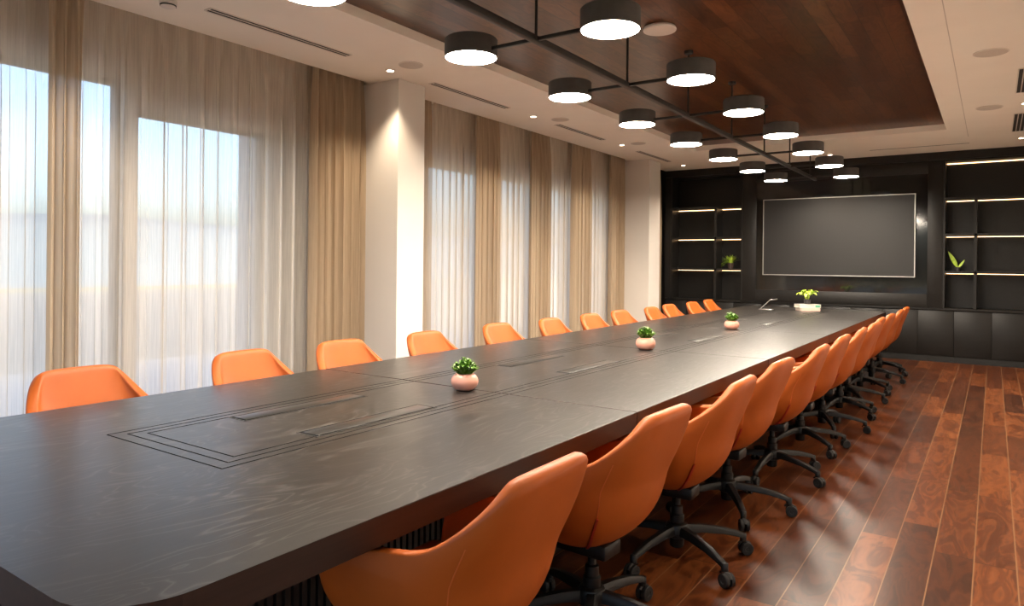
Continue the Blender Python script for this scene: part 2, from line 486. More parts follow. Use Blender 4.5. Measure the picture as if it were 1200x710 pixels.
# ------------------------------------------------------------------ conference table
tb = thing('conference_table', 'very long dark wood conference table with inlaid lines and fluted black base', 'table', (TCX, (TSECT[0] + TSECT[-1]) / 2, 0))
TO = Vector((TCX, (TSECT[0] + TSECT[-1]) / 2, 0))
def shiftbm(bm, o=TO):
    bmesh.ops.translate(bm, verts=bm.verts, vec=-o); return bm
def rounded(x0, x1, y0, y1, r, near, far, n=10):
    P = []
    def arc(cx, cy, a0):
        for i in range(n + 1):
            a = a0 + (PI / 2) * i / n
            P.append((cx + r * math.cos(a), cy + r * math.sin(a)))
    if near: arc(x0 + r, y0 + r, PI); arc(x1 - r, y0 + r, 1.5 * PI)
    else: P.extend([(x0, y0), (x1, y0)])
    if far: arc(x1 - r, y1 - r, 0); arc(x0 + r, y1 - r, PI / 2)
    else: P.extend([(x1, y1), (x0, y1)])
    return P
GX = -2.165
for i in range(5):
    y0, y1 = TSECT[i], TSECT[i + 1]
    a, b = y0 + (0.0035 if i else 0), y1 - (0.0035 if i < 4 else 0)
    bm = bmesh.new()
    prism(bm, rounded(TX0, TX1, a, b, 0.17, i == 0, i == 4), 0.676, TZ, 0.003, mi=1)
    for f in bm.faces:
        if f.normal.z > 0.9 or f.calc_center_median().z > TZ - 0.0015: f.material_index = 0
    bm.normal_update()
    for f in bm.faces:
        f.material_index = 0 if f.normal.z > 0.95 else 1
    for hw, ys in ((0.335, 1.19), (0.292, 1.238), (0.25, 1.285)):       # inlaid lines
        ye = TSECT[-1] - (ys - TSECT[0])
        lw = 0.0048
        for sx in (-1, 1):
            xx = GX + sx * hw
            ya, yb = max(a, ys), min(b, ye)
            box(bm, xx - lw / 2, xx + lw / 2, ya, yb, TZ - 0.001, TZ + 0.0006, mi=2)
        if i == 0: box(bm, GX - hw, GX + hw, ys - lw / 2, ys + lw / 2, TZ - 0.001, TZ + 0.0006, mi=2)
        if i == 4: box(bm, GX - hw, GX + hw, ye - lw / 2, ye + lw / 2, TZ - 0.001, TZ + 0.0006, mi=2)
    o = obj('tabletop', shiftbm(bm), [M['table'], M['apron'], M['groove']], tb, smooth=False)
    # power boxes let into the top
    yc = 1.905 + 2.02 * i if i == 0 else (y0 + y1) / 2
    yc = [1.905, 3.655, 5.69, 7.72, 9.74][i]
    for cx in (-2.36, -1.955):
        bm = bmesh.new()
        w, l = 0.055, 0.312
        for (x0, x1, ya, yb) in ((cx - w, cx - w + .004, yc - l, yc + l), (cx + w - .004, cx + w, yc - l, yc + l), (cx - w, cx + w, yc - l, yc - l + .004), (cx - w, cx + w, yc + l - .004, yc + l)):
            box(bm, x0, x1, ya, yb, TZ - 0.02, TZ + 0.0015)
        box(bm, cx - w + .004, cx + w - .004, yc - l + .004, yc + l - .004, TZ - 0.02, TZ + 0.0008, mi=1)
        pb = obj('power_box', shiftbm(bm), [M['box_rim'], M['groove']], tb)
        lid = obj('lid', shiftbm(newbox(cx - w + .016, cx + w - .012, yc - l + .014, yc + l - .014, TZ - 0.001, TZ + 0.003, bev=0.001)), M['box_lid'], pb)
# under-table base: one fluted pedestal per section
for i in range(5):
    ya, yb = TSECT[i] + 0.32, TSECT[i + 1] - 0.32
    if i: ya = TSECT[i] + 0.06
    if i < 4: yb = TSECT[i + 1] - 0.06
    px0, px1 = TCX - 0.47, TCX + 0.47
    bm = bmesh.new()
    box(bm, px0, px1, ya, yb, 0.0, 0.676)
    y = ya + 0.012
    while y < yb - 0.02:
        box(bm, px1, px1 + 0.014, y, y + 0.018, 0.03, 0.67); box(bm, px0 - 0.014, px0, y, y + 0.018, 0.03, 0.67)
        y += 0.03
    if i in (0, 4):
        x = px0 + 0.012
        ye = ya if i == 0 else yb
        while x < px1 - 0.02:
            box(bm, x, x + 0.018, ye - (0.014 if i == 0 else 0), ye + (0 if i == 0 else 0.014), 0.03, 0.67); x += 0.03
    obj('pedestal', shiftbm(bm), M['flute'], tb, smooth=False)

# ------------------------------------------------------------------ swivel chairs (front = local +x)
def outline(t, n=2.3):
    """plan curve of the shell at arm height: t in [-1,1], 0 = middle of the back. Returns x, y, arc-like parameter |t|"""
    s = abs(t); sg = 1 if t >= 0 else -1
    if s < 0.6:
        ph = (s / 0.6) * PI / 2
        x = -0.250 * (math.cos(ph) ** (2 / n)); y = 0.292 * (math.sin(ph) ** (2 / n))
    else:
        k = (s - 0.6) / 0.4
        x = 0.27 * k; y = 0.292 - 0.012 * k
    return x, sg * y
def sm(a, b, x):
    k = max(0.0, min(1.0, (x - a) / (b - a))); return k * k * (3 - 2 * k)
def rimz(t):
    s = abs(t)
    z = 0.854
    z -= 0.022 * (min(s, 0.32) / 0.32) ** 2
    if s > 0.20:
        k = min(1, (s - 0.20) / 0.34)
        z -= (0.832 - 0.674) * k * k * (3 - 2 * k)
    if s > 0.50: z -= 0.056 * sm(0.50, 0.92, s)
    if s > 0.90:
        k = (s - 0.90) / 0.10
        z -= 0.17 * (1 - math.sqrt(max(0, 1 - k * k)))
    return z
ZM, ZB = 0.60, 0.315
def shell_pt(t, z):
    x, y = outline(t, 2.3 + 1.7 * sm(0.56, 0.80, z))
    if z > ZM:
        k = (z - ZM)
        x -= k * 0.345 * (1 - sm(0.22, 0.62, abs(t)))
        y *= 1 - (k / 0.26) ** 1.3 * 0.20
        return Vector((x, y, z))
    w = (ZM - z) / (ZM - ZB)
    sc = max(0.0, 1 - w ** 2.2) ** (1 / 1.9)
    sc = 0.0 + sc
    lean = 0.02 * w
    return Vector((0.03 + (x - 0.03) * sc + lean, y * sc, z))
def shell_mesh():
    bm = bmesh.new()
    NC, NR = 48, 16
    grid = []
    for c in range(NC + 1):
        t = -1 + 2 * c / NC
        rz = rimz(t)
        colv = []
        for r in range(NR + 1):
            k = r / NR
            # denser rows near the bottom of the bowl
            if k < 0.5:
                a = (k / 0.5) * PI / 2
                z = ZB + 0.0006 + (min(ZM, rz) - ZB) * (1 - math.cos(a)) ** 1.0 * 1.0
            else:
                z0 = min(ZM, rz)
                z = z0 + (rz - z0) * (k - 0.5) / 0.5 if rz > z0 else z0
            colv.append(bm.verts.new(shell_pt(t, z)))
        grid.append(colv)
    for a, b in zip(grid, grid[1:]):
        for r in range(NR):
            try: bm.faces.new((a[r], b[r], b[r + 1], a[r + 1]))
            except Exception: pass
    bmesh.ops.remove_doubles(bm, verts=bm.verts, dist=0.0015)
    bmesh.ops.recalc_face_normals(bm, faces=bm.faces)
    # make the normals look outward (away from the seat)
    bm.normal_update()
    acc = sum(f.normal.dot(f.calc_center_median() - Vector((0.05, 0, 0.6))) for f in bm.faces)
    if acc < 0: bmesh.ops.reverse_faces(bm, faces=bm.faces)
    me = bpy.data.meshes.new('tmp'); bm.to_mesh(me); bm.free()
    o = bpy.data.objects.new('tmp', me); COL.objects.link(o)
    so = o.modifiers.new('s', 'SOLIDIFY'); so.thickness = 0.046; so.offset = -1; so.use_even_offset = False
    sb = o.modifiers.new('b', 'SUBSURF'); sb.levels = 1; sb.render_levels = 1
    dg = bpy.context.evaluated_depsgraph_get()
    res = bpy.data.meshes.new_from_object(o.evaluated_get(dg))
    bpy.data.objects.remove(o); bpy.data.meshes.remove(me)
    res.name = 'seat_shell'
    res.materials.clear(); res.materials.append(M['orange'])
    res.shade_smooth()
    return res

def strip_on_shell(t, z0, z1, w, proud, n=12, bow=0.0):
    bm = bmesh.new(); prev = None
    c0 = Vector((0.0, 0, 0.55))
    for i in range(n + 1):
        k = i / n
        z = z0 + (z1 - z0) * k
        tt = t + bow * math.sin(PI * k)
        p = shell_pt(tt, z); q = shell_pt(tt + 0.01, z)
        tan = (q - p).normalized()
        up = (shell_pt(tt, z + 0.004) - p).normalized()
        nn = tan.cross(up); nn.normalize()
        if nn.dot(p - c0) < 0: nn = -nn
        ring = [bm.verts.new(p - tan * w / 2 - nn * 0.003), bm.verts.new(p - tan * w / 2 + nn * proud), bm.verts.new(p + tan * w / 2 + nn * proud), bm.verts.new(p + tan * w / 2 - nn * 0.003)]
        if prev:
            for a in range(4):
                b = (a + 1) % 4
                bm.faces.new((prev[a], prev[b], ring[b], ring[a]))
        else: bm.faces.new(ring)
        prev = ring
    bm.faces.new(list(reversed(prev)))
    bmesh.ops.recalc_face_normals(bm, faces=bm.faces)
    return bm

def make_chair():
    root = thing('swivel_chair', 'x', 'chair', (0, 0, 0), 0, 'orange swivel chairs along both sides of the table')
    link(bpy.data.objects.new('seat_shell', shell_mesh()), root)
    bm = bmesh.new()
    box(bm, -0.17, 0.285, -0.235, 0.235, 0.395, 0.475, bev=0.035, seg=4)
    for v in bm.verts:
        k = max(0.0, (0.475 - v.co.z) / 0.08)
        f = max(0.0, (0.10 - v.co.x) / 0.27)
        v.co.y *= 1 - 0.30 * k - 0.25 * f * f
        if v.co.x < 0: v.co.x *= 1 - 0.25 * k
    obj('seat_cushion', bm, M['orange'], root, angle=180)
    for sg in (-1, 1):
        z = obj('zip', strip_on_shell(sg * 0.34, 0.345, 0.505, 0.008, 0.004, bow=sg * 0.012), M['zip'], root)
        z['label'] = 'dark red zip at the lower back corner'
        obj('seam', strip_on_shell(sg * 0.34, 0.50, 0.70, 0.003, 0.0006), M['seam'], root)
    bm = bmesh.new()
    box(bm, -0.09, 0.13, -0.06, 0.06, 0.288, 0.345, bev=0.012)
    tube(bm, [(0.03, -0.05, 0.305), (0.03, -0.20, 0.300), (0.03, -0.235, 0.292)], 0.007, 8)
    obj('tilt_mechanism', bm, M['black'], root)
    bm = bmesh.new()
    lathe(bm, [(0.030, 0.052), (0.033, 0.058), (0.033, 0.20), (0.026, 0.205), (0.026, 0.24), (0.016, 0.245), (0.016, 0.300)], n=20)
    obj('gas_column', bm, M['black'], root)
    bm = bmesh.new()
    lathe(bm, [(0.036, 0.095), (0.052, 0.105), (0.055, 0.140), (0.048, 0.158), (0.036, 0.165)], n=24)
    obj('base_hub', bm, M['black'], root)
    # one leg + caster, along local +x, copied five times
    bm = bmesh.new()
    pts = [(0.035, 0.135, 0.024, 0.020), (0.12, 0.132, 0.021, 0.017), (0.22, 0.118, 0.018, 0.014), (0.30, 0.098, 0.016, 0.012), (0.325, 0.088, 0.015, 0.011)]
    prev = None
    for (x, z, hw, hh) in pts:
        ring = [bm.verts.new((x, -hw, z - hh)), bm.verts.new((x, hw, z - hh)), bm.verts.new((x, hw * .95, z + hh * .4)), bm.verts.new((x, hw * .6, z + hh)), bm.verts.new((x, -hw * .6, z + hh)), bm.verts.new((x, -hw * .95, z + hh * .4))]
        if prev:
            for a in range(6):
                b = (a + 1) % 6
                bm.faces.new((prev[a], prev[b], ring[b], ring[a]))
        else: bm.faces.new(list(reversed(ring)))
        prev = ring
    bm.faces.new(prev)
    lathe(bm, [(0.0145, 0.062), (0.0155, 0.066), (0.0155, 0.096), (0.011, 0.100)], cx=0.322, n=14)
    leg0 = obj('leg', bm, M['black'], root, angle=50)
    bm = bmesh.new()
    for sy in (-1, 1):
        rings = []
        for (yy, r) in ((0.005, 0.020), (0.005, 0.0285), (0.008, 0.0300), (0.021, 0.0300), (0.024, 0.0270), (0.024, 0.012), (0.022, 0.010)):
            rings.append([bm.verts.new((0.335 + r * math.cos(2 * PI * i / 22), sy * yy, 0.0302 + r * math.sin(2 * PI * i / 22))) for i in range(22)])
        for a, b in zip(rings, rings[1:]):
            for i in range(22):
                j = (i + 1) % 22
                bm.faces.new((a[i], a[j], b[j], b[i]))
        bm.faces.new(rings[0]); bm.faces.new(rings[-1])
    bmesh.ops.recalc_face_normals(bm, faces=bm.faces)
    # hood between the wheels
    tube(bm, [(0.300, 0, 0.052), (0.312, 0, 0.063), (0.330, 0, 0.064), (0.350, 0, 0.056), (0.360, 0, 0.042)], 0.007, 8, squash=(1.5, 0.7))
    cas0 = obj('caster', bm, M['rubber'], leg0, angle=40)
    legs = [leg0]
    for k in range(1, 5):
        l = leg0.copy(); COL.objects.link(l); l.parent = root
        c = cas0.copy(); COL.objects.link(c); c.parent = l
        legs.append(l)
    return root

def set_base(root, ang):
    k = 0
    for ch in root.children:
        if ch.name.startswith('leg'):
            ch.rotation_euler = (0, 0, math.radians(ang + 72 * k)); k += 1

ORD = ['first', 'second', 'third', 'fourth', 'fifth', 'sixth', 'seventh', 'eighth', 'ninth', 'tenth', 'eleventh', 'twelfth']
def which(i):
    if i == 0: return 'nearest the camera'
    if i == 11: return 'farthest from the camera, twelfth'
    return ORD[i] + ' from the camera'
# (x, y, yaw wobble, base angle): window row faces +x, floor row faces -x
RIGHT = [(-1.198, 1.485, 0, 20), (-1.215, 2.305, -3, -62), (-1.20, 3.11, 2, -33), (-1.215, 3.90, -2, 16), (-1.18, 4.72, 2, -23), (-1.185, 5.55, 0, -40), (-1.17, 6.28, 3, 5),
         (-1.165, 7.05, -2, -28), (-1.205, 7.74, 1, 12), (-1.195, 8.48, -2, -30), (-1.19, 9.32, 2, -10), (-1.20, 10.08, 0, -25)]
LEFT = [(-3.135, 1.505, 0, 10), (-3.10, 2.34, 2, 40), (-3.09, 3.01, -2, 0), (-3.06, 3.78, 1, 25), (-3.08, 4.68, -1, 55), (-3.04, 5.46, 2, 15), (-3.04, 6.22, 0, 30),
        (-3.05, 6.91, -2, 5), (-3.04, 7.75, 1, 20), (-3.10, 8.44, 0, 44), (-3.08, 9.21, -1, 12), (-3.13, 10.02, 1, 33)]
proto = make_chair()
first = True
for side, rows in (('floor', RIGHT), ('window', LEFT)):
    for i, (x, y, wob, ba) in enumerate(rows):
        c = proto if first else copy_tree(proto)
        first = False
        c.location = (x, y, 0)
        c.rotation_euler = (0, 0, math.radians(wob + (180 if side == 'floor' else 0)))
        set_base(c, ba + (180 if side == 'floor' else 0))
        c['label'] = 'orange swivel chair on the %s side of the table, %s' % ('open floor' if side == 'floor' else 'window', which(i))

# ------------------------------------------------------------------ pendant light fixture
RX, RZ = -2.05, 2.565
PY = [2.04 + 1.143 * k for k in range(8)]
fx = thing('drum_chandelier', 'long black ceiling light with central rail and two rows of glowing drums', 'ceiling light', (RX, PY[0], RZ))
FO = Vector((RX, PY[0], RZ))
obj('rail', shiftbm(newbox(RX - 0.018, RX + 0.018, PY[0] - 0.6, PY[-1] + 0.35, RZ - 0.018, RZ + 0.018, bev=0.003), FO), M['metal_black'], fx)
for k, y in enumerate(PY):
    bm = bmesh.new(); box(bm, RX - 0.31, RX + 0.31, y - 0.010, y + 0.010, RZ - 0.008, RZ + 0.012, bev=0.002)
    obj('cross_arm', shiftbm(bm, FO), M['metal_black'], fx)
    bm = bmesh.new(); lathe(bm, [(0.008, RZ + 0.016), (0.008, WOODZ - 0.018)], RX, y, 12)
    rod = obj('suspension_rod', shiftbm(bm, FO), M['metal_black'], fx)
    bm = bmesh.new(); lathe(bm, [(0.012, WOODZ - 0.035), (0.035, WOODZ - 0.025), (0.037, WOODZ - 0.001)], RX, y, 20)
    obj('canopy', shiftbm(bm, FO), M['metal_black'], rod)
    for dx in (-0.445, 0.445):
        cx = RX + dx; zb = 2.536; h = 0.108; R = 0.153
        bm = bmesh.new()
        lathe(bm, [(R - 0.006, zb + 0.006), (R - 0.006, zb), (R, zb), (R, zb + h - 0.006), (R - 0.006, zb + h), (0.02, zb + h), (0.02, zb + h + 0.012)], cx, y, 56, cap0=False)
        sh = obj('drum_shade', shiftbm(bm, FO), M['shade'], fx)
        bm = bmesh.new(); lathe(bm, [(R - 0.0065, zb + 0.003), (R - 0.0065, zb + 0.010)], cx, y, 56)
        obj('diffuser', shiftbm(bm, FO), M['lamp'], sh)['label'] = 'glowing white diffuser disc'

# ------------------------------------------------------------------ ceiling fittings
def vent(x, y0, y1, label, slots=2, w=0.075):
    t = thing('linear_vent', label, 'vent', (x, (y0 + y1) / 2, CEIL), 0, 'slot air vents in the ceiling')
    o = Vector(t.location)
    bm = bmesh.new()
    sw = w / slots
    fb = 0.009
    for k in range(slots + 1):
        xx = x - w / 2 + k * sw
        box(bm, xx - fb / 2, xx + fb / 2, y0, y1, CEIL - 0.006, CEIL + 0.004)
    box(bm, x - w / 2, x + w / 2, y0 - 0.012, y0, CEIL - 0.006, CEIL + 0.004)
    box(bm, x - w / 2, x + w / 2, y1, y1 + 0.012, CEIL - 0.006, CEIL + 0.004)
    obj('frame', shiftbm(bm, o), M['vent_frame'], t, smooth=False)
    bm = bmesh.new(); box(bm, x - w / 2, x + w / 2, y0, y1, CEIL - 0.003, CEIL - 0.0005)
    obj('slot', shiftbm(bm, o), M['vent_dark'], t, smooth=False)
for k, (a, b) in enumerate(((2.667, 3.88), (4.91, 6.12), (7.17, 8.35), (9.46, 10.67))):
    vent(-4.30, a, b, ['slot air vent in front of the widest sheer curtain, nearest the camera', 'slot air vent just past the near white pillar, window side', 'slot air vent over the middle of the far window bay', 'slot air vent next to the far white pillar'][k])
vent(0.235, 7.19, 8.15, 'ceiling vent at the right edge of the photo, nearer of two', 4, 0.15)
vent(0.245, 9.26, 10.42, 'ceiling vent at the right edge of the photo, nearer the black wall', 4, 0.15)
o = obj('ceiling_slot', newbox(-1.47, -0.278, 11.095, 11.112, CEIL - 0.002, CEIL + 0.001), M['vent_dark'], smooth=False)
tag(o, 'long thin dark slot in the white ceiling above the television', 'vent')

def speaker(x, y, label, r=0.105):
    t = thing('ceiling_speaker', label, 'speaker', (x, y, CEIL), 0, 'round speakers in the ceiling')
    bm = bmesh.new(); lathe(bm, [(r - 0.008, -0.007), (r, -0.005), (r, 0.001)], n=40)
    obj('rim', bm, M['vent_frame'], t)
    bm = bmesh.new(); lathe(bm, [(r - 0.010, -0.0085), (r - 0.008, -0.006), (r - 0.008, -0.001)], n=40)
    obj('grille', bm, M['grille'], t)
speaker(-4.06, 4.36, 'round ceiling speaker beside the near white pillar')
speaker(-4.12, 6.93, 'round ceiling speaker over the middle of the far window bay')
speaker(-4.02, 8.85, 'round ceiling speaker close to the far white pillar')
speaker(-0.03, 6.53, 'round ceiling speaker right of the timber panel, nearer the camera', 0.118)
speaker(-0.05, 8.76, 'round ceiling speaker right of the timber panel, nearer the black wall', 0.118)

def downlight(x, y, label, power=85.0, blend=0.7, angle=100, r=0.032):
    t = thing('downlight', label, 'spotlight', (x, y, CEIL), 0, 'recessed downlights in the ceiling')
    bm = bmesh.new(); lathe(bm, [(r, -0.010), (r + 0.010, -0.008), (r + 0.012, 0.001), (r, 0.001)], n=28, cap0=False, cap1=False)
    obj('trim_ring', bm, M['white_plastic'], t)
    bm = bmesh.new(); lathe(bm, [(r, -0.006), (r, -0.001)], n=28)
    obj('lens', bm, M['down'], t)
    L = bpy.data.lights.new('downlight_beam', 'SPOT'); L.energy = power; L.color = (1.0, 0.80, 0.58)
    L.spot_size = math.radians(angle); L.spot_blend = blend; L.shadow_soft_size = 0.03
    lo = bpy.data.objects.new('beam', L); link(lo, t); lo.location = (0, 0, -0.02)
downlight(-4.32, 4.38, 'small lit downlight in front of the near white pillar')
downlight(-4.29, 6.62, 'small lit downlight over the middle of the far window bay')
downlight(-4.26, 8.84, 'small lit downlight near the last sheer before the far pillar')
downlight(-4.26, 11.17, 'small lit downlight in front of the left black shelves')
downlight(-2.01, 11.2, 'small lit downlight above the television')
downlight(0.25, 8.70, 'small lit downlight between the two vents at right')
downlight(0.28, 10.97, 'small lit downlight above the right black shelves')
for y, w in ((6.45, 'over the open floor beside the eighth chair'), (4.25, 'over the open floor beside the fourth chair'), (2.05, 'over the open floor beside the second chair')):
    downlight(0.25, y, 'small added fill downlight ' + w)  # lamps added out of view to lift the ceiling brightness
downlight(-4.33, 2.14, 'small added fill downlight in front of the widest sheer curtain')  # also added beyond the frame, for more bounced light

t = thing('smoke_detector', 'white smoke detector on the ceiling by the widest sheer, at the top edge', 'smoke detector', (-4.39, 2.44, CEIL))
bm = bmesh.new(); lathe(bm, [(0.03, -0.045), (0.045, -0.038), (0.048, -0.02), (0.055, -0.016), (0.055, 0.001)], n=32)
obj('body', bm, M['white_plastic'], t)
bm = bmesh.new(); lathe(bm, [(0.049, -0.034), (0.0495, -0.026)], n=32)
obj('sensor_slots', bm, M['vent_dark'], t)
t = thing('access_point', 'round white disc fixed to the timber ceiling panel between drum lights', 'wireless access point', (-2.02, 4.80, WOODZ))
bm = bmesh.new(); lathe(bm, [(0.10, -0.034), (0.117, -0.030), (0.121, -0.020), (0.112, -0.004), (0.10, -0.003)], n=44)
obj('cover', bm, M['white_plastic'], t)
bm = bmesh.new(); lathe(bm, [(0.085, -0.006), (0.085, 0.001)], n=32)
obj('mount', bm, M['vent_dark'], t)

# ------------------------------------------------------------------ black wall: cabinets, counter, shelves, glass panel, television
CABF = 11.78
x = -4.79
edges = []
e = -0.4615
while e > -4.9: e -= 0.894
cabs = []
e += 0.894
while e < 0.6:
    cabs.append((max(e - 0, -4.80), min(e + 0.894, 0.645))); e += 0.894
cl = ['black low cabinet at the left end under the left shelves', 'black low cabinet second from the left, mostly behind the table', 'black low cabinet under the left end of the television', 'black low cabinet under the right half of the television', 'black low cabinet just behind the last orange chair on the open floor side', 'black low cabinet at the right end under the right shelves']
cabs = [(-4.80, -4.0375)] + [c for c in cabs if c[0] > -4.1][:5]
for i, (x0, x1) in enumerate(cabs):
    t = thing('low_cabinet', cl[i], 'cabinet', ((x0 + x1) / 2, 11.94, 0), 0, 'row of low black cabinets along the back wall')
    o = Vector(t.location)
    bm = bmesh.new(); box(bm, x0 + 0.001, x1 - 0.001, CABF + 0.022, 12.095, 0.0, 0.742)
    box(bm, x0 + 0.001, x1 - 0.001, CABF + 0.004, CABF + 0.025, 0.0, 0.085)
    obj('body', shiftbm(bm, o), [M['joinery_dark']], t, smooth=False)
    n = 2 if x1 - x0 > 0.6 else 1
    w = (x1 - x0) / n
    for k in range(n):
        a = x0 + k * w
        obj('door', shiftbm(newbox(a + 0.003, a + w - 0.003, CABF, CABF + 0.022, 0.09, 0.735, bev=0.0015), o), M['joinery'], t)
tag(obj('counter', newbox(-4.80, 0.645, CABF - 0.012, 12.095, 0.744, 0.776, bev=0.002), M['joinery']), 'long black counter top over the low cabinets under the television', 'counter')

def shelving(name, x0, x1, xd, label, top_lit):
    t = thing(name, label, 'shelf unit', ((x0 + x1) / 2, 11.94, 0.778), 0, 'black lit shelf units on the back wall')
    o = Vector(t.location)
    yf, yb = BACKY, 12.095
    z0, z1 = 0.778, 2.90
    obj('back_panel', shiftbm(newbox(x0, x1, yb - 0.02, yb, z0, z1), o), M['joinery'], t, smooth=False)
    for (a, b, h) in ((x0, x0 + 0.025, z1), (x1 - 0.025, x1, z1)):
        obj('side_panel', shiftbm(newbox(a, b, yf, yb - 0.02, z0, h), o), M['joinery'], t, smooth=False)
    obj('top_panel', shiftbm(newbox(x0 + 0.025, x1 - 0.025, yf, yb - 0.02, z1 - 0.02, z1), o), M['joinery'], t, smooth=False)
    obj('divider', shiftbm(newbox(xd - 0.018, xd + 0.018, yf, yb - 0.02, z0, 2.33), o), M['joinery'], t, smooth=False)
    for zs in (2.345, 1.825, 1.290):
        sh = obj('shelf', shiftbm(newbox(x0 + 0.025, x1 - 0.025, yf, yb - 0.02, zs - 0.014, zs + 0.018), o), M['joinery'], t, smooth=False)
        for (a, b) in ((x0 + 0.03, xd - 0.022), (xd + 0.022, x1 - 0.03)):
            s = obj('led_strip', shiftbm(newbox(a, b, yb - 0.040, yb - 0.022, zs - 0.022, zs - 0.0145), o), M['led'], sh, smooth=False)
            s['label'] = 'warm glowing light strip'
    if top_lit:
        s = obj('led_strip', shiftbm(newbox(x0 + 0.03, x1 - 0.03, yb - 0.040, yb - 0.022, z1 - 0.030, z1 - 0.0205), o), M['led'], t, smooth=False)
        s['label'] = 'warm glowing light strip'
    return t
shelving('shelf_unit', -4.70, -3.445, -3.903, 'black shelves with warm light strips, left of the television', False)
shelving('shelf_unit', -0.60, 0.63, -0.212, 'black shelves with warm light strips, right of the television', True)

bm = bmesh.new()
box(bm, -4.80, 0.645, BACKY - 0.01, 12.095, 2.902, CEIL - 0.001)
tag(obj('soffit_panel', bm, M['joinery'], smooth=False), 'black band across the top of the back wall under the ceiling', 'panel')
tag(obj('filler_panel', newbox(-4.80, -4.702, BACKY, 12.095, 0.778, 2.90), M['joinery'], smooth=False), 'narrow black upright at the curtain end of the left shelves', 'panel')
t = thing('media_wall', 'black wall panel with glossy glass centre around the television', 'wall panel', (-2.02, 12.0, 0.778))
o = Vector(t.location)
PX0, PX1 = -3.443, -0.602
obj('glass_panel', shiftbm(newbox(PX0 + 0.22, PX1 - 0.19, BACKY + 0.012, BACKY + 0.03, 0.97, 2.72), o), M['gloss_black'], t, smooth=False)
for (a, b, z0, z1) in ((PX0, PX0 + 0.22, 0.778, 2.90), (PX1 - 0.19, PX1, 0.778, 2.90)):
    obj('upright', shiftbm(newbox(a, b, BACKY, 12.09, z0, z1, bev=0.002), o), M['joinery'], t)
obj('lower_panel', shiftbm(newbox(PX0 + 0.22, PX1 - 0.19, BACKY, 12.09, 0.778, 0.97, bev=0.002), o), M['joinery'], t)
obj('upper_panel', shiftbm(newbox(PX0 + 0.22, PX1 - 0.19, BACKY, 12.09, 2.72, 2.90, bev=0.002), o), M['joinery'], t)
obj('backing', shiftbm(newbox(PX0 + 0.22, PX1 - 0.19, BACKY + 0.031, 12.09, 0.97, 2.72), o), M['joinery_dark'], t, smooth=False)

t = thing('television', 'large blank flat screen television with thin silver frame on the black wall', 'television', (-2.016, 11.70, 1.82))
o = Vector(t.location)
X0, X1, Z0, Z1, YF = -3.094, -0.939, 1.212, 2.434, 11.672
obj('screen', shiftbm(newbox(X0 + 0.012, X1 - 0.012, YF + 0.003, YF + 0.02, Z0 + 0.012, Z1 - 0.012), o), M['screen'], t, smooth=False)
bm = bmesh.new(); b = 0.0135
box(bm, X0, X0 + b, YF, YF + 0.045, Z0, Z1); box(bm, X1 - b, X1, YF, YF + 0.045, Z0, Z1)
box(bm, X0 + b, X1 - b, YF, YF + 0.045, Z1 - b, Z1); box(bm, X0 + b, X1 - b, YF, YF + 0.045, Z0, Z0 + b)
obj('frame', shiftbm(bm, o), M['silver'], t, smooth=False)
obj('rear_casing', shiftbm(newbox(X0 + 0.02, X1 - 0.02, YF + 0.021, YF + 0.06, Z0 + 0.02, Z1 - 0.02), o), M['black'], t, smooth=False)
obj('wall_mount', shiftbm(newbox(-2.4, -1.6, YF + 0.06, BACKY + 0.0115, 1.6, 2.1), o), M['black'], t, smooth=False)

t = thing('desk_puck', 'tiny dark glossy puck on the black counter beside the right shelves', 'gadget', (-0.700, 11.83, 0.776))
bm = bmesh.new(); lathe(bm, [(0.028, 0.0), (0.032, 0.006), (0.030, 0.028), (0.022, 0.036)], n=24)
obj('body', bm, M['gloss_black'], t)
bm = bmesh.new(); lathe(bm, [(0.012, 0.034), (0.012, 0.040), (0.006, 0.043)], cx=-0.012, n=16)
obj('cap', bm, M['silver'], t)

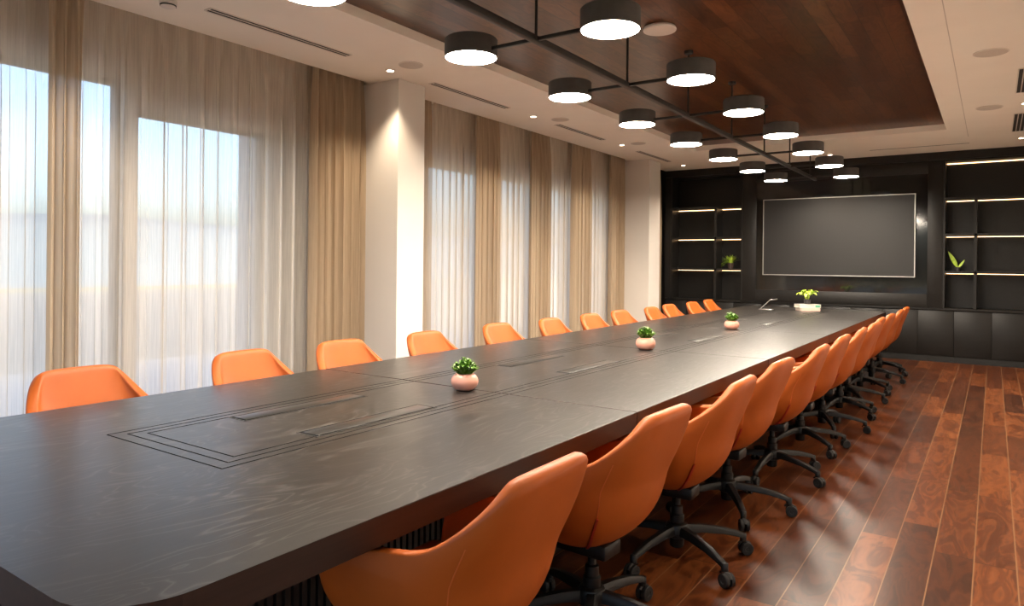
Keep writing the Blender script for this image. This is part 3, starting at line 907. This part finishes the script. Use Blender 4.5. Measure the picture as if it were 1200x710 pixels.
# ------------------------------------------------------------------ things on the table and shelves
def succulent(x, y, s, label, seed):
    t = thing('succulent_pot', label, 'potted plant', (x, y, TZ + 0.0012), seed, 'small green plants in round pink pots on the table')
    r = random.Random(seed)
    bm = bmesh.new()
    R = 0.066 * s
    prof = [(0.55 * R, 0.0)]
    for k in range(1, 15):
        a = -1.05 + (k / 14) * 2.0
        prof.append((R * math.cos(a) ** 0.75 if math.cos(a) > 0 else 0, (0.0405 + 0.0465 * math.sin(a)) * s))
    prof.append((prof[-1][0] - 0.006 * s, prof[-1][1] + 0.001))
    prof.append((prof[-1][0] - 0.001, prof[-1][1] - 0.012 * s))
    lathe(bm, prof, n=40)
    obj('pot', bm, M['pink'], t, angle=60)
    bm = bmesh.new(); lathe(bm, [(0.04 * s, 0.068 * s), (0.036 * s, 0.075 * s), (0.01, 0.077 * s)], n=20)
    obj('soil', bm, M['soil'], t)
    bm = bmesh.new()
    for k in range(95):
        a = r.uniform(0, 2 * PI); q = math.sqrt(r.random())
        bx, by = 0.030 * s * q * math.cos(a), 0.030 * s * q * math.sin(a)
        h = (0.018 + 0.058 * (1 - 0.75 * q * q) * r.uniform(0.55, 1.15)) * s
        tx, ty = bx * 1.0 + 0.030 * s * q * math.cos(a), by + 0.030 * s * q * math.sin(a)
        p0 = Vector((bx, by, 0.069 * s)); p1 = Vector((tx, ty, 0.072 * s + h))
        tube(bm, [p0, p0.lerp(p1, 0.55) + Vector((0, 0, 0.006)), p1], [0.0022 * s, 0.002 * s, 0.0015 * s], 5)
        for j in range(7):
            aa = r.uniform(0, 2 * PI); kk = r.uniform(0.45, 1.0)
            b0 = p0.lerp(p1, kk)
            d = Vector((math.cos(aa), math.sin(aa), r.uniform(0.2, 1.0))).normalized()
            leaf(bm, b0, b0 + d * r.uniform(0.014, 0.023) * s, 0.0125 * s, 0.001, 3)
    obj('foliage', bm, M['leaf_dark'], t)
succulent(-2.065, 2.61, 0.98, 'small green plant in pink pot on the table, nearest the camera', 1)
succulent(-2.035, 4.64, 1.06, 'small green plant in pink pot on the table, middle of three', 2)
succulent(-2.045, 6.66, 1.04, 'small green plant in pink pot on the table, farthest of three', 3)

def book(name, x, y, z, lx, ly, h, rz, cover, label, marks=False):
    t = thing(name, label, 'book', (x, y, z), rz, 'books under the lime plant at the far end of the table')
    bm = bmesh.new()
    box(bm, -lx / 2, lx / 2, -ly / 2, ly / 2, 0, 0.003, bev=0.0008)
    box(bm, -lx / 2, lx / 2, -ly / 2, ly / 2, h - 0.003, h, bev=0.0008)
    box(bm, -lx / 2, lx / 2, -ly / 2, -ly / 2 + 0.003, 0.003, h - 0.003)
    obj('cover', bm, cover, t)
    obj('pages', newbox(-lx / 2 + 0.004, lx / 2 - 0.004, -ly / 2 + 0.003, ly / 2 - 0.004, 0.003, h - 0.003), M['pages'], t, smooth=False)
    if marks:
        bm = bmesh.new(); box(bm, lx / 2 - 0.075, lx / 2 - 0.012, -ly / 2 - 0.0012, -ly / 2 + 0.001, 0.006, h - 0.006)
        obj('spine_patch', bm, M['book_green'], t)['label'] = 'green patch on the white spine'
        bm = bmesh.new()
        xx = -0.06
        while xx < 0.04:
            box(bm, xx, xx + 0.010, -ly / 2 - 0.0008, -ly / 2 + 0.001, h * 0.62, h * 0.80); xx += 0.014
        obj('spine_print', bm, M['book_text'], t)
    return t
BX, BY = -2.10, 10.19
book('book', BX + 0.005, BY, TZ + 0.0012, 0.262, 0.20, 0.040, 0.60, M['book_pink'], 'pink book lying at the bottom of the pair under the lime plant')
book('book', BX, BY, TZ + 0.0424, 0.285, 0.205, 0.046, 0.60, M['book_white'], 'white book with green spine patch lying on top of the pink book', True)
t = thing('pothos_plant', 'lime green leafy plant in dark pot standing on the white book', 'potted plant', (BX, BY, TZ + 0.0886))
bm = bmesh.new(); lathe(bm, [(0.034, 0), (0.040, 0.004), (0.046, 0.070), (0.042, 0.070), (0.040, 0.055)], n=28)
obj('pot', bm, M['pot_grey'], t)
r = random.Random(5)
bs = bmesh.new(); bl = bmesh.new()
for k in range(16):
    a = 2 * PI * k / 16 + r.uniform(-0.2, 0.2); q = r.uniform(0.25, 1.0)
    top = Vector((0.085 * q * math.cos(a), 0.085 * q * math.sin(a), 0.125 + 0.055 * (1 - q * 0.6) + r.uniform(-0.012, 0.018)))
    tube(bs, [(0.015 * math.cos(a), 0.015 * math.sin(a), 0.050), top * 0.55 + Vector((0, 0, 0.045)), top], 0.0028, 6)
    d = Vector((math.cos(a), math.sin(a), r.uniform(-0.35, 0.25))).normalized()
    leaf(bl, top - d * 0.012, top + d * r.uniform(0.055, 0.085), 0.052, 0.012, 6)
    a2 = a + r.uniform(0.8, 1.6); d = Vector((math.cos(a2), math.sin(a2), r.uniform(-0.1, 0.5))).normalized()
    leaf(bl, top - Vector((0, 0, 0.02)), top + d * r.uniform(0.04, 0.06), 0.040, 0.01, 6)
obj('stems', bs, M['leaf_mid'], t)
obj('leaves', bl, M['leaf_lime'], t)
bm = bmesh.new(); lathe(bm, [(0.039, 0.050), (0.039, 0.058)], n=20)
obj('soil', bm, M['soil'], t)

t = thing('angled_stand', 'thin silver angled arm on flat foot near the far end of table', 'stand', (-2.64, 9.95, TZ + 0.0012))
bm = bmesh.new(); box(bm, -0.035, 0.15, -0.04, 0.04, 0, 0.014, bev=0.003)
obj('foot', bm, M['steel'], t)
bm = bmesh.new(); tube(bm, [(-0.02, 0, 0.012), (-0.005, 0, 0.03), (0.105, 0.0, 0.135), (0.120, 0, 0.142)], 0.006, 10)
obj('arm', bm, M['steel'], t)
bm = bmesh.new(); tube(bm, [(0.118, 0, 0.141), (0.15, 0, 0.143), (0.205, 0, 0.155)], [0.007, 0.006, 0.009], 10)
obj('tip', bm, M['steel'], t)

t = thing('spider_plant', 'trailing green plant in dark pot on the left black shelves', 'potted plant', (-3.675, 11.87, 1.3085))
bm = bmesh.new(); lathe(bm, [(0.040, 0), (0.052, 0.095), (0.047, 0.095), (0.044, 0.08)], n=24)
obj('pot', bm, M['pot_brown'], t)
bl = bmesh.new(); r = random.Random(9)
for k in range(46):
    a = r.uniform(0, 2 * PI); q = r.uniform(0.2, 1)
    d = Vector((math.cos(a) * q, math.sin(a) * q * 0.7, r.uniform(0.35, 1.0))).normalized()
    b0 = Vector((0.02 * math.cos(a), 0.02 * math.sin(a), 0.07))
    leaf(bl, b0, b0 + d * r.uniform(0.12, 0.185), 0.021, 0.02, 6)
for k in range(12):          # the trailing tuft
    b0 = Vector((-0.03, -0.02, 0.10)); dd = Vector((-0.115 + r.uniform(-0.015, 0.03), -0.05 + r.uniform(-0.03, 0.02), -0.055 + r.uniform(-0.012, 0.06)))
    leaf(bl, b0, b0 + dd, 0.016, 0.014, 7)
obj('leaves', bl, M['leaf_mid'], t)

t = thing('snake_plant', 'two bladed green plant in small dark pot on the right black shelves', 'potted plant', (-0.425, 11.90, 1.3085))
bm = bmesh.new(); lathe(bm, [(0.028, 0), (0.034, 0.06), (0.030, 0.06), (0.028, 0.05)], n=24)
obj('pot', bm, M['pot_grey'], t)
bl = bmesh.new()
leaf(bl, (0, 0, 0.045), (-0.115, 0.0, 0.285), 0.062, 0.01, 8, side=Vector((1, 0.25, 0.4)))
leaf(bl, (0.004, -0.006, 0.045), (-0.075, -0.03, 0.20), 0.030, 0.006, 8, side=Vector((1, 0.25, 0.4)))
leaf(bl, (0.004, 0, 0.045), (0.085, 0.0, 0.165), 0.036, -0.006, 8, side=Vector((1, -0.25, -0.5)))
obj('leaves', bl, M['leaf_mid'], t)

# ------------------------------------------------------------------ sky and daylight
W = bpy.data.worlds.new('World'); bpy.context.scene.world = W; W.use_nodes = True
nt = W.node_tree
bg = nt.nodes['Background']
sky = nt.nodes.new('ShaderNodeTexSky')
sky.sky_type = 'NISHITA'; sky.sun_disc = False
sky.sun_elevation = math.radians(28); sky.sun_rotation = math.radians(90)
sky.air_density = 0.8; sky.dust_density = 5.0; sky.ozone_density = 1.0
nt.links.new(sky.outputs[0], bg.inputs[0])
bg.inputs[1].default_value = 0.84

# ------------------------------------------------------------------ camera
cam = bpy.data.cameras.new('camera'); co = bpy.data.objects.new('camera', cam); COL.objects.link(co)
yaw = math.radians(34.57); roll = math.radians(0.5685)
F = Vector((-math.sin(yaw), math.cos(yaw), 0)); R0 = Vector((math.cos(yaw), math.sin(yaw), 0)); U0 = Vector((0, 0, 1))
RT = R0 * math.cos(roll) + U0 * math.sin(roll); UP = -R0 * math.sin(roll) + U0 * math.cos(roll)
mw = Matrix.Identity(4)
for i in range(3):
    mw[i][0] = RT[i]; mw[i][1] = UP[i]; mw[i][2] = -F[i]
mw[2][3] = 1.35
co.matrix_world = mw
cam.sensor_fit = 'HORIZONTAL'; cam.sensor_width = 36.0
cam.lens = 819.0 / 1200 * 36; cam.shift_y = -(355 - 309.25) / 1200
cam.clip_start = 0.03; cam.clip_end = 1000
sc = bpy.context.scene
sc.camera = co
sc.view_settings.view_transform = 'Standard'
sc.view_settings.look = 'None'
sc.view_settings.gamma = 1.0
sc.view_settings.use_curve_mapping = False
sc.view_settings.exposure = 0.22
sc.cycles.use_denoising = True
sc.cycles.max_bounces = 10
sc.cycles.diffuse_bounces = 5
sc.cycles.transparent_max_bounces = 16
sc.cycles.sample_clamp_indirect = 8.0
